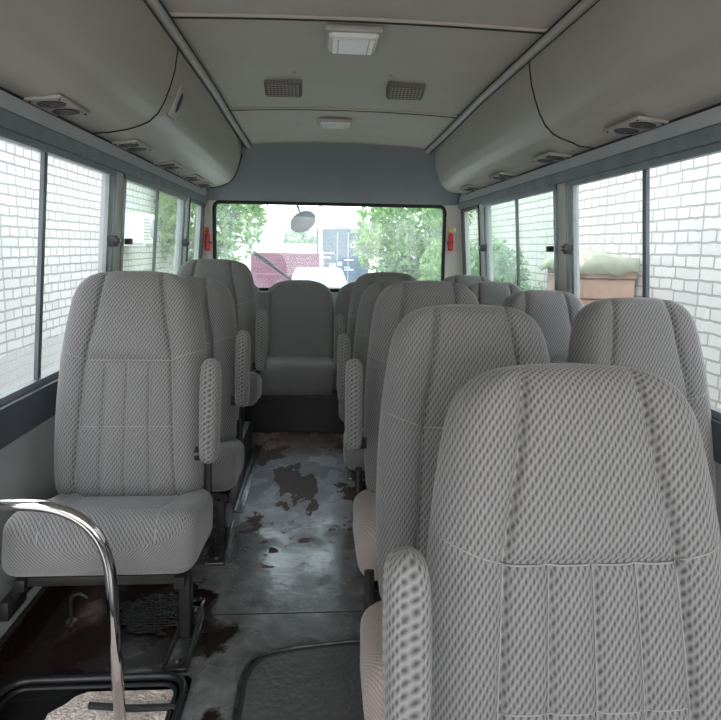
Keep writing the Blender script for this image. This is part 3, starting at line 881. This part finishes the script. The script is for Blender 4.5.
# wheel box at left
bm = bmesh.new()
prof = [(2.56, 0), (2.57, .09), (2.60, .17), (2.65, .235), (2.72, .255), (3.16, .255), (3.25, .23), (3.31, .14), (3.33, 0)]
a_ = [bm.verts.new((-.845, p[0], p[1])) for p in prof]; b_ = [bm.verts.new((-.358, p[0], p[1])) for p in prof]
for i in range(len(prof)): bm.faces.new((a_[i], a_[(i+1) % len(prof)], b_[(i+1) % len(prof)], b_[i]))
bm.faces.new(a_); f = bm.faces.new(b_[::-1])
bmesh.ops.bevel(bm, geom=[e for e in bm.edges if e.verts[0].co.x > -.4 and e.verts[1].co.x > -.4 and e.calc_length() < .6 and not (e.verts[0].co.z == 0 and e.verts[1].co.z == 0)], offset=.045, segments=5, affect='EDGES')
t = thing('wheel_box', 'rounded glossy black wheel box rising from the floor at left', 'wheel box', (0, 0, 0))
link('cover', bm, BLKP, t, True)
bm = bmesh.new(); tube(bm, [(-.352, 2.50, .006), (-.352, 3.38, .006)], .010, 8); box(bm, -.36, -.315, 2.50, 3.38, 0, .006, .001); link('edge_strip', bm, STEEL, t, True)

# ------------------------------------------------------------ front details
# grab rail
t = thing('grab_rail', 'curved chrome grab rail rising from the step well at lower left', 'rail', (-.455, 1.33, -.04))
bm = bmesh.new()
pts = arc_pts([(-.455, 1.33, -.005), (-.472, 1.33, .562), (-.845, 1.33, .567)], 14, .19)
tube(bm, [Vector(p)-Vector((-.455, 1.33, -.04)) for p in pts], .0135, 20); link('bar', bm, CHROME, t, 'all')
bm = bmesh.new(); bmesh.ops.create_cone(bm, cap_ends=True, segments=24, radius1=.03, radius2=.03, depth=.008, matrix=Matrix.Translation((-.386, 0, .607))@Matrix.Rotation(math.pi/2, 4, 'Y'))
link('wall_flange', bm, CHROME, t, True)
# step well tray
t = thing('step_tray', 'shallow black-rimmed step opening in the floor with beige gravel painted as if sunlit', 'step', (0, 0, 0))
bm = bmesh.new(); p = arc_pts([(hx0, hy0, .008), (hx1, hy0, .008), (hx1, hy1, .008), (hx0, hy1, .008)], 6, .07, True)
tube(bm, p+[p[0], p[1]], .010, 10, False); link('rim', bm, BLKP, t, True)
bm = bmesh.new(); p = arc_pts([(hx0+.022, hy0+.022, 0), (hx1-.020, hy0+.022, 0), (hx1-.020, hy1-.020, 0), (hx0+.022, hy1-.020, 0)], 6, .05, True)
tube(bm, p+[p[0], p[1]], .006, 8, False); link('inner_rim', bm, BLACK, t, True)
bm = bmesh.new(); box(bm, hx0, hx1, hy0, hy1, -.06, -.05)
box(bm, hx0-.01, hx0, hy0, hy1, -.06, 0); box(bm, hx1, hx1+.01, hy0, hy1, -.06, 0); box(bm, hx0, hx1, hy1, hy1+.01, -.06, 0); box(bm, hx0, hx1, hy0-.01, hy0, -.06, 0)
link('tray', bm, BLACK, t)  # bare beside the gravel, its black stands in for darkness in the opening
GRAV = mat('pinkish_gravel', rough=.9); k = N(GRAV)
vo = k.n('ShaderNodeTexVoronoi'); vo.inputs['Scale'].default_value = 130; k.l(k.obj(), vo.inputs[0])
k.base(k.mix(k.ramp(k.noise(k.obj(), 90, 4), [(.3, 0.0), (.7, 1.0)]), (.62, .47, .41), (.96, .86, .81))); k.bump(vo.outputs['Distance'], .8, .006)  # sunlight on the gravel put into its pale colour
bm = bmesh.new()
poly = [(-.655, hy0+.03), (-.365, hy0+.03), (-.365, hy1-.032), (-.585, hy1-.03), (-.61, hy1-.045), (-.625, hy1-.07), (-.655, hy1-.10), (-.645, hy1-.25)]
a_ = [bm.verts.new((x_, y_, -.05)) for x_, y_ in poly]; b_ = [bm.verts.new((x_, y_, -.006)) for x_, y_ in poly]
bm.faces.new(b_); 
for i in range(len(poly)): bm.faces.new((a_[i], a_[(i+1) % len(poly)], b_[(i+1) % len(poly)], b_[i]))
link('gravel_patch', bm, GRAV, t)  # added patch standing in for sunlit ground seen through the opening
bm = bmesh.new(); tube(bm, arc_pts([(-.56, hy1-.09, .004), (-.46, hy1-.105, .004), (hx1-.01, hy1-.105, .004)], 4, .04), .008, 8); link('cross_bar', bm, BLACK, t, True)
# rubber mat / hatch on the floor
HM = mat('ribbed_rubber', (.035, .035, .036), .42); k = N(HM)
vo = k.n('ShaderNodeTexVoronoi'); vo.inputs['Scale'].default_value = 62; k.l(k.obj(), vo.inputs[0]); k.bump(vo.outputs['Distance'], .6, .004)
k.base(k.mix(k.noise(k.obj(), 5, 3), (.05, .05, .05), (.105, .105, .105)))
t = thing('engine_hatch', 'raised dark rubber-topped hatch lid on the aisle floor', 'hatch', (.02, 1.262, 0))
poly = [(-.21, -.45), (.108, -.45), (.108, .337), (.08, .335), (-.05, .32), (-.12, .305), (-.172, .285), (-.20, .245), (-.21, .20)]
def extr(bm, poly, z0, z1, sc=1):
    a_ = [bm.verts.new((x_*sc, y_*sc, z0)) for x_, y_ in poly]; b_ = [bm.verts.new((x_*sc, y_*sc, z1)) for x_, y_ in poly]
    bm.faces.new(a_[::-1]); bm.faces.new(b_)
    for i in range(len(poly)): bm.faces.new((a_[i], a_[(i+1) % len(poly)], b_[(i+1) % len(poly)], b_[i]))
bm = bmesh.new(); extr(bm, poly, 0, .028); link('lid', bm, BLKP, t)
bm = bmesh.new(); extr(bm, [(x_*.94+.004, y_*.95-.006) for x_, y_ in poly], .028, .032); link('rubber_top', bm, HM, t)
bm = bmesh.new(); tube(bm, [(x_-.002, y_, .028) for x_, y_ in poly[2:]]+[(-.212, -.45, .028)], .005, 8); link('metal_edge', bm, STEEL, t, True)
# wet crinkled plastic sheet under the left seat
bm = bmesh.new(); n_ = 26
V = [[bm.verts.new((-.66+.34*i/n_+.02*math.sin(j), 1.66+.26*j/n_, .004+.010*abs(noise.noise(Vector((i*.6, j*.6, 0)))))) for i in range(n_+1)] for j in range(n_+1)]
for j in range(n_):
    for i in range(n_):
        d = math.hypot((i/n_-.5)*2, (j/n_-.5)*2)
        if d < .80+.25*noise.noise(Vector((i*.2, j*.2, 4))): bm.faces.new((V[j][i], V[j][i+1], V[j+1][i+1], V[j+1][i]))
bmesh.ops.delete(bm, geom=[v for v in bm.verts if not v.link_faces], context='VERTS')
DIM = mat('dimpled_rubber', (.03, .03, .03), .1); k = N(DIM)
vo = k.n('ShaderNodeTexVoronoi'); vo.inputs['Scale'].default_value = 75; vo.inputs['Randomness'].default_value = .25; k.l(k.obj(), vo.inputs[0]); k.bump(vo.outputs['Distance'], 1.0, .012)
props(link('floor_mat', bm, DIM, None, 'all'), 'small wet dimpled black rubber mat under the nearest left seat', 'mat')
# hook on the side near the floor
t = thing('floor_hook', 'small metal hook on the dark floor strip under the nearest left seat', 'hook', (-.735, 1.75, 0))
bm = bmesh.new(); tube(bm, arc_pts([(0, 0, .012), (0, 0, .09), (.03, 0, .10), (.05, 0, .085)], 4, .015), .005, 8); tube(bm, [(0, 0, 0), (0, 0, .013)], .016, 10); link('hook', bm, IRON, t, True)

# extinguishers on the rear pillars
def exting(x, y, z, lab, tag_side):
    t = thing('fire_extinguisher', lab, 'fire extinguisher', (x, y, z), 0, 'small red cylinders on the rear pillars')
    bm = bmesh.new()
    for (r0, z0) in (): pass
    pr = [(.0, 0), (.014, .001), (.018, .006), (.0185, .02), (.0185, .10), (.016, .118), (.009, .128), (.007, .135)]
    rings = [[bm.verts.new((r*math.cos(a*math.pi/8), r*math.sin(a*math.pi/8), z_)) for a in range(16)] for r, z_ in pr[1:]]
    for a, b in zip(rings, rings[1:]):
        for k in range(16): bm.faces.new((a[k], a[(k+1) % 16], b[(k+1) % 16], b[k]))
    bm.faces.new(rings[0][::-1]); bm.faces.new(rings[-1]); link('cylinder', bm, RED, t, True)
    bm = bmesh.new(); box(bm, -.016, .012, -.010, .010, .135, .155, .004); box(bm, -.022, .010, -.006, .006, .158, .166, .003); link('valve', bm, RED if tag_side > 0 else YEL, t, True)
    bm = bmesh.new(); box(bm, -.024*tag_side-.010, -.024*tag_side+.010, -.012, .0, .140, .165, .004); link('tag', bm, YEL if tag_side > 0 else WHITEP, t, True)
    bm = bmesh.new(); box(bm, -.022, .022, .016, .024, .05, .07, .002); tube(bm, [(.020*math.cos(a*math.pi/8), .020*math.sin(a*math.pi/8), .06) for a in range(17)], .003, 6, False); link('bracket', bm, BLKP, t, True)
exting(-.795, 4.386, 1.10, 'small red cylinder with yellow head, left of the rear window', 1)
exting(.965, 4.386, 1.13, 'small red cylinder with white tag, right of the rear window', -1)

# ------------------------------------------------------------ outside
def brick_mat(name, c1, c2, mortar, bw, bh, mo=.010, axis='YZ', plinth=None):
    m = mat(name, rough=.9); k = N(m); ob = k.obj(); sp_ = k.n('ShaderNodeSeparateXYZ'); k.l(ob, sp_.inputs[0])
    cb = k.n('ShaderNodeCombineXYZ'); k.l(sp_.outputs[1 if axis == 'YZ' else 0], cb.inputs[0]); k.l(sp_.outputs[2], cb.inputs[1])
    wv = k.n('ShaderNodeVectorMath', operation='ADD'); nz = k.n('ShaderNodeTexNoise'); nz.inputs['Scale'].default_value = 9; k.l(ob, nz.inputs[0])
    sc = k.n('ShaderNodeVectorMath', operation='SCALE'); sc.inputs['Scale'].default_value = .02; k.l(nz.outputs['Color'], sc.inputs[0])
    k.l(cb.outputs[0], wv.inputs[0]); k.l(sc.outputs[0], wv.inputs[1])
    br = k.n('ShaderNodeTexBrick'); k.l(wv.outputs[0], br.inputs['Vector']); br.inputs['Scale'].default_value = 1
    br.inputs['Color1'].default_value = (*c1, 1); br.inputs['Color2'].default_value = (*c2, 1); br.inputs['Mortar'].default_value = (*mortar, 1)
    br.inputs['Mortar Size'].default_value = mo; br.inputs['Brick Width'].default_value = bw; br.inputs['Row Height'].default_value = bh
    br.inputs['Mortar Smooth'].default_value = .25; br.squash = .55; br.squash_frequency = 2
    col = k.mix(k.m('MULTIPLY', k.noise(ob, 3, 5), .35), br.outputs['Color'], tuple(x*.75 for x in c1))
    if plinth is not None:
        g = k.m('LESS_THAN', k.m('ADD', sp_.outputs[2], k.m('MULTIPLY', k.noise(ob, 2), .15)), plinth)
        col = k.mix(g, col, (.40, .41, .41))
    k.base(col); k.bump(k.m('SUBTRACT', 1.0, br.outputs['Fac']), .8, .01)
    return m
BRICK = brick_mat('white_brick', (.58, .57, .55), (.50, .50, .49), (.24, .24, .24), .23, .074, .008, 'YZ', .42)
BRICKR = brick_mat('white_brick_right', (.58, .57, .54), (.50, .495, .48), (.25, .25, .245), .25, .076, .008)
bm = bmesh.new(); box(bm, -2.5, -2.2, -3, 16, -.7, 3.4); struct(link('wall_outside_left', bm, BRICK))
bm = bmesh.new(); box(bm, 2.3, 2.6, -3, 10.4, -.7, 3.4); struct(link('wall_outside_right', bm, BRICKR))
GR = plain('gravel_ground', (.42, .38, .34), (.30, .28, .26), .95, 3)
bm = bmesh.new(); box(bm, -40, 40, -20, 80, -.75, -.70); struct(link('ground', bm, GR))
# gas pipe on left wall
bm = bmesh.new(); tube(bm, [(-2.12, -1, 2.0), (-2.12, 7.8, 2.0)], .03, 10)
for yy in range(0, 8, 2): box(bm, -2.195, -2.10, yy-.015, yy+.015, 1.96, 2.03)
props(link('gas_pipe', bm, WHITEP, None, True), 'long pale pipe running along the white brick wall at left', 'pipe')
# AC unit
t = thing('air_conditioner', 'white outdoor air conditioner box hung on the left brick wall', 'air conditioner', (-2.02, 6.95, 1.14)); t.scale = (.9, .72, .72)
bm = bmesh.new(); box(bm, -.18, .14, -.38, .38, 0, .46, .015); link('casing', bm, WHITEP, t, True)
bm = bmesh.new()
for i in range(7): box(bm, .14, .15, -.34, -.03, .06+.05*i, .08+.05*i)
bmesh.ops.create_cone(bm, cap_ends=True, segments=24, radius1=.16, radius2=.16, depth=.02, matrix=Matrix.Translation((.145, .17, .23))@Matrix.Rotation(math.pi/2, 4, 'Y')); link('fan_grille', bm, mat('grille_grey', (.35, .36, .36), .6), t)
for yy in (-.3, .3):
    bm = bmesh.new(); box(bm, -.2, .14, yy-.02, yy+.02, -.04, 0); link('bracket', bm, WHITEP, t)
# brick stack at right
STK = brick_mat('sandstone_blocks', (.62, .44, .34), (.72, .54, .42), (.34, .26, .22), .34, .15, .008)
t = thing('brick_stack', 'tall stack of reddish-beige blocks against the right brick wall', 'brick stack', (0, 0, 0))
bm = bmesh.new()
zz = -.7; r_ = random.Random(3)
row = 0
while zz < 1.02:
    y_ = 4.18+r_.uniform(-.03, .03)
    while y_ < 4.85:
        w_ = .26+r_.uniform(-.04, .04)
        box(bm, 1.90+r_.uniform(-.02, .02), 2.28, y_+.004, min(y_+w_, 4.95), zz+.003, zz+.147, .008, seg=1)
        y_ += w_
    zz += .15
link('blocks', bm, plain('block_stone', (.34, .21, .16), (.46, .31, .24), .9, 6), t, True)
bm = bmesh.new()
n_ = 24
V = [[bm.verts.new((1.84+.44*i/8, 4.12+.86*j/n_, 1.09+.05*math.sin(math.pi*j/n_)*math.sin(math.pi*(i+1)/9)+.05*noise.noise(Vector((i*.5, j*.4, 2)))-(.10 if i == 0 or j in (0, n_) else 0))) for i in range(9)] for j in range(n_+1)]
for j in range(n_):
    for i in range(8): bm.faces.new((V[j][i], V[j][i+1], V[j+1][i+1], V[j+1][i]))
o_ = link('cover_sheet', bm, plain('pale_sheet', (.30, .31, .24), (.20, .23, .17), .6, 9), t, 'all')
md = o_.modifiers.new('s', 'SOLIDIFY'); md.thickness = .01

def leaf_mat(name, a, b):
    m = mat(name, a, .6); k = N(m); oi = k.n('ShaderNodeTexCoord')
    k.base(k.mix(k.ramp(k.noise(oi.outputs['Object'], 6, 3), [(.35, 0.0), (.65, 1.0)]), a, b))
    k.b.inputs['Transmission Weight'].default_value = 0
    t = m.node_tree; tl = t.nodes.new('ShaderNodeBsdfTranslucent'); mx = t.nodes.new('ShaderNodeMixShader'); mx.inputs[0].default_value = .45
    k.l(k.b.inputs['Base Color'].links[0].from_socket, tl.inputs[0])
    out = [n for n in t.nodes if n.type == 'OUTPUT_MATERIAL'][0]
    k.l(k.b.outputs[0], mx.inputs[1]); k.l(tl.outputs[0], mx.inputs[2]); k.l(mx.outputs[0], out.inputs[0])
    return m
LEAF = leaf_mat('leaves', (.10, .24, .07), (.34, .50, .16)); LEAF2 = leaf_mat('leaves_bluish', (.10, .22, .13), (.28, .42, .24))
BARK = plain('bark', (.12, .09, .07), (.2, .16, .12), .9, 8)
def tree(name, label, cat, base, blobs, nleaf, ls, m, seed, trunk=True, group=None):
    r = random.Random(seed); t = thing(name, label, cat, base, 0, group)
    bm = bmesh.new(); vols = [b[3]**3 for b in blobs]; tot = sum(vols)
    for b, v in zip(blobs, vols):
        for i in range(int(nleaf*v/tot)):
            while True:
                p = Vector((r.uniform(-1, 1), r.uniform(-1, 1), r.uniform(-1, 1)))
                if .3 < p.length < 1 and noise.noise(p*2.2+Vector((seed, 0, 0))) > -.22: break
            c = Vector((b[0], b[1], b[2]))+p*b[3]*Vector((1, 1, b[4] if len(b) > 4 else 1)).x if False else Vector((b[0]+p.x*b[3], b[1]+p.y*b[3], b[2]+p.z*b[3]*(b[4] if len(b) > 4 else 1)))
            a = Vector((r.gauss(0, 1), r.gauss(0, 1), r.gauss(0, 1))).normalized(); d = a.cross(Vector((r.gauss(0, 1), r.gauss(0, 1), r.gauss(0, 1)))).normalized()
            s1 = ls*r.uniform(.6, 1.3)
            bm.faces.new([bm.verts.new(c+a*s1), bm.verts.new(c+d*s1*.45), bm.verts.new(c-a*s1), bm.verts.new(c-d*s1*.45)])
    f = link('foliage', bm, m, t); 
    if trunk:
        bm = bmesh.new(); top = blobs[0]
        tube(bm, [(0, 0, 0), (.05, 0, top[2]*.5), (top[0], top[1], top[2])], [.14, .11, .05], 10)
        for b in blobs[1:]: tube(bm, [(.05, 0, top[2]*.55), (b[0], b[1], b[2])], [.05, .02], 7)
        link('trunk', bm, BARK, t, True)
    return t
tree('tree', 'leafy green tree filling the left side of the rear window', 'tree', (-1.75, 9.0, -.7), [(0, 0, 2.4, 1.0), (-.4, .3, 1.4, .8), (.2, 0, 3.3, .9), (.9, .2, 3.1, .45), (.05, -.2, .9, .6)], 9000, .065, LEAF, 2)
tree('tree', 'large green tree filling the right side of the rear window', 'tree', (2.35, 12.2, -.7), [(0, 0, 2.3, 1.6), (.3, .3, 1.3, 1.3), (-.5, 0, 3.5, .95), (.8, 0, 3.8, 1.2), (-1.0, .1, 2.0, .7)], 17000, .08, LEAF, 5)
tree('shrub', 'bushy green shrub outside the middle right windows', 'shrub', (1.78, 5.6, -.7), [(0, 0, 1.25, .42), (-.05, .35, 1.6, .38), (0, .8, 1.4, .40), (.05, -.1, .8, .4)], 7500, .035, LEAF2, 8)
tree('climbing_vine', 'green climbing vine outside the small right rear window', 'vine', (1.75, 7.9, -.7), [(0, 0, 1.6, .42), (0, .2, 2.4, .40), (0, .3, .9, .45)], 4000, .045, LEAF, 9, False)
# purple-red gate board, container, car, building, pole, fence
PURP = plain('maroon_paint', (.11, .025, .05), (.15, .04, .07), .6, 3)
t = thing('metal_gate', 'plain maroon metal gate panel standing behind the bus', 'gate', (-1.02, 18.6, -.7))
bm = bmesh.new(); box(bm, -1.1, 1.1, -.03, .03, .1, 1.62, .01); link('panel', bm, PURP, t)
for x_ in (-1.1, 1.1):
    bm = bmesh.new(); box(bm, x_-.05, x_+.05, -.05, .05, 0, 1.7); link('post', bm, WHITEP, t)
bm = bmesh.new(); box(bm, -1.05, 1.05, -.045, -.03, .95, 1.0); link('rail', bm, plain('maroon_light', (.17, .06, .09), (.2, .08, .1), .6), t)
CONT = plain('container_blue', (.035, .055, .08), (.06, .085, .115), .5, 2)
t = thing('shipping_container', 'dark blue shipping container with pale lettering on its end', 'container', (1.1, 28, -.7))
bm = bmesh.new(); box(bm, -1.22, 1.22, 0, 6, 0, 2.65, .02)
for i in range(4): box(bm, -.75+.5*i-.02, -.75+.5*i+.02, -.05, 0, .1, 2.55)
link('body', bm, CONT, t)
bm = bmesh.new(); 
r_ = random.Random(11)
for (lx, lz, w_, h_) in ((.35, 2.0, .22, .05), (.35, 1.86, .04, .14), (.53, 1.86, .04, .14), (.35, 1.80, .22, .05), (-.9, 1.5, .5, .06), (-.9, 1.3, .35, .06), (.1, 1.2, .4, .05), (-.6, .9, .28, .16), (.1, .85, .25, .05), (.1, .75, .4, .05), (.75, 1.5, .3, .05), (.75, 1.35, .2, .05), (-.2, .95, .16, .18)):
    box(bm, lx, lx+w_, -.012, 0, lz, lz+h_)
link('lettering', bm, WHITEP, t)
for x_ in (-.25, .25):
    bm = bmesh.new(); tube(bm, [(x_, -.06, .1), (x_, -.06, 2.5)], .025, 8); link('lock_rod', bm, ALU, t, True)
# car (rear of a white car)
t = thing('car', 'white car parked behind the bus, roof showing above the bench', 'car', (0.0, 13.6, -.7)); t.scale = (.95, 1, .88)
WC = mat('white_car_paint', (.50, .56, .58), .25)
bm = bmesh.new()
st = [(0, .78, .30, .62), (.12, .84, .28, .85), (.5, .87, .26, .92), (1.0, .87, .26, .95), (2.6, .87, .26, .95), (3.6, .86, .28, .88), (4.2, .78, .30, .70)]
rings = []
for (y_, w_, z0, z1) in st:
    rings.append([bm.verts.new(p) for p in ((-w_, y_, z0), (w_, y_, z0), (w_, y_, (z0+z1)/2+.1), (w_*.94, y_, z1), (-w_*.94, y_, z1), (-w_, y_, (z0+z1)/2+.1))])
for a, b in zip(rings, rings[1:]):
    for k in range(6): bm.faces.new((a[k], a[(k+1) % 6], b[(k+1) % 6], b[k]))
bm.faces.new(rings[0]); bm.faces.new(rings[-1])
bmesh.ops.bevel(bm, geom=bm.edges[:], offset=.03, segments=2, affect='EDGES'); link('body', bm, WC, t, True)
bm = bmesh.new(); rings = []
for (y_, w_, z1) in ((.45, .78, .93), (.85, .62, 1.38), (1.1, .60, 1.45), (2.2, .60, 1.46), (2.5, .62, 1.40), (3.1, .78, .93)):
    rings.append([bm.verts.new(p) for p in ((-max(w_, .78), y_, .90), (max(w_, .78), y_, .90), (w_, y_, z1), (-w_, y_, z1))])
for a, b in zip(rings, rings[1:]):
    for k in range(4): bm.faces.new((a[k], a[(k+1) % 4], b[(k+1) % 4], b[k]))
bm.faces.new(rings[0]); bm.faces.new(rings[-1]); bmesh.ops.bevel(bm, geom=bm.edges[:], offset=.03, segments=2, affect='EDGES')
link('cabin', bm, WC, t, True)
bm = bmesh.new()
v_ = [bm.verts.new(p) for p in ((-.66, .52, 1.00), (.66, .52, 1.00), (.55, .82, 1.32), (-.55, .82, 1.32))]; bm.faces.new(v_)
g_ = link('windscreen', bm, mat('car_glass', (.35, .5, .52), .08), t); g_.location = (0, -.03, .01)
g_.modifiers.new('s', 'SOLIDIFY').thickness = .01
for x_ in (-.80, .80):
    for y_ in (.8, 3.4):
        bm = bmesh.new(); bmesh.ops.create_cone(bm, cap_ends=True, segments=24, radius1=.31, radius2=.31, depth=.2, matrix=Matrix.Translation((x_, y_, .31))@Matrix.Rotation(math.pi/2, 4, 'Y')); link('wheel', bm, BLACK, t, True)
# pale building far left, fence, pole
t = thing('pale_building', 'tall pale building with grey windows behind the left tree', 'building', (-3.2, 30, -.7))
PB = plain('pale_render', (.74, .71, .68), (.66, .63, .60), .9, 1)
bm = bmesh.new(); box(bm, -2.0, 1.1, 0, 6, 0, 3.4); link('wall', bm, PB, t)
for x_ in (-1.2, -.3, .55):
    for z_ in (.9, 2.2):
        bm = bmesh.new(); box(bm, x_-.22, x_+.22, -.03, 0, z_-.35, z_+.4); link('window', bm, mat('far_glass', (.3, .36, .38), .2), t)
bm = bmesh.new(); box(bm, -2.1, 1.2, -.1, 6, 3.4, 3.52); link('roof', bm, PB, t)
t = thing('far_shed', 'long low pale shed with a red stripe beyond the maroon gate', 'shed', (-.5, 45, -.7))
bm = bmesh.new(); box(bm, -4, 3, 0, 3, 0, 1.7); link('wall', bm, plain('shed_wall', (.42, .52, .55), (.5, .6, .62), .8, 1), t)
bm = bmesh.new(); box(bm, -4.1, 3.1, -.15, 3.1, 1.7, 2.0); link('roof', bm, plain('shed_roof', (.72, .5, .5), (.8, .65, .64), .8, 1), t)
tree('tree_line', 'row of hazy distant trees behind the low shed', 'trees', (-.5, 60, -.7), [(-4, 0, 2.2, 1.6), (-1.5, 0, 2.4, 1.6), (1, 0, 2.1, 1.5), (3, 0, 2.5, 1.6)], 5000, .18, LEAF2, 12, False)
bm = bmesh.new(); tube(bm, [(0, 0, 0), (0, 0, 9)], [.09, .06], 10)
o_ = props(link('utility_pole', bm, plain('pole_grey', (.35, .37, .38), (.4, .4, .4), .8), None, True), 'thin grey pole rising beside the blue container', 'pole'); o_.location = (.05, 24, -.7)
# round mirror hung outside the rear window, wiper
t = thing('rear_mirror', 'rounded mirror on a thin arm outside the rear window', 'mirror', (-.125, 4.72, 1.335))
bm = bmesh.new(); bmesh.ops.create_uvsphere(bm, u_segments=28, v_segments=14, radius=1, matrix=Matrix.Rotation(math.radians(-30), 4, 'Y')@Matrix.Diagonal((.108, .03, .078, 1)))
for v in bm.verts:
    if v.co.y < -.012: v.co.y = -.012
link('housing', bm, plain('mirror_back', (.035, .05, .07), (.09, .10, .11), .4, 12), t, True)
bm = bmesh.new(); tube(bm, [(-.02, .0, .05), (-.05, .02, .14), (-.10, -.24, .30)], .009, 8); link('arm', bm, BLKP, t, True)
t = thing('rear_wiper', 'black wiper resting diagonally across the rear window', 'wiper', (-.48, 4.50, 1.085))
bm = bmesh.new(); tube(bm, [(0, 0, 0), (.13, 0, -.085), (.27, 0, -.185), (.33, 0, -.25)], [.007, .012, .010, .012], 8); link('arm', bm, BLKP, t, True)
bm = bmesh.new(); box(bm, -.02, .16, -.008, .006, -.006, .006, rot=Matrix.Rotation(math.radians(34), 3, 'Y')); link('blade', bm, BLACK, t); bpy.data.objects['blade'].location = (-.0, 0, -.03)
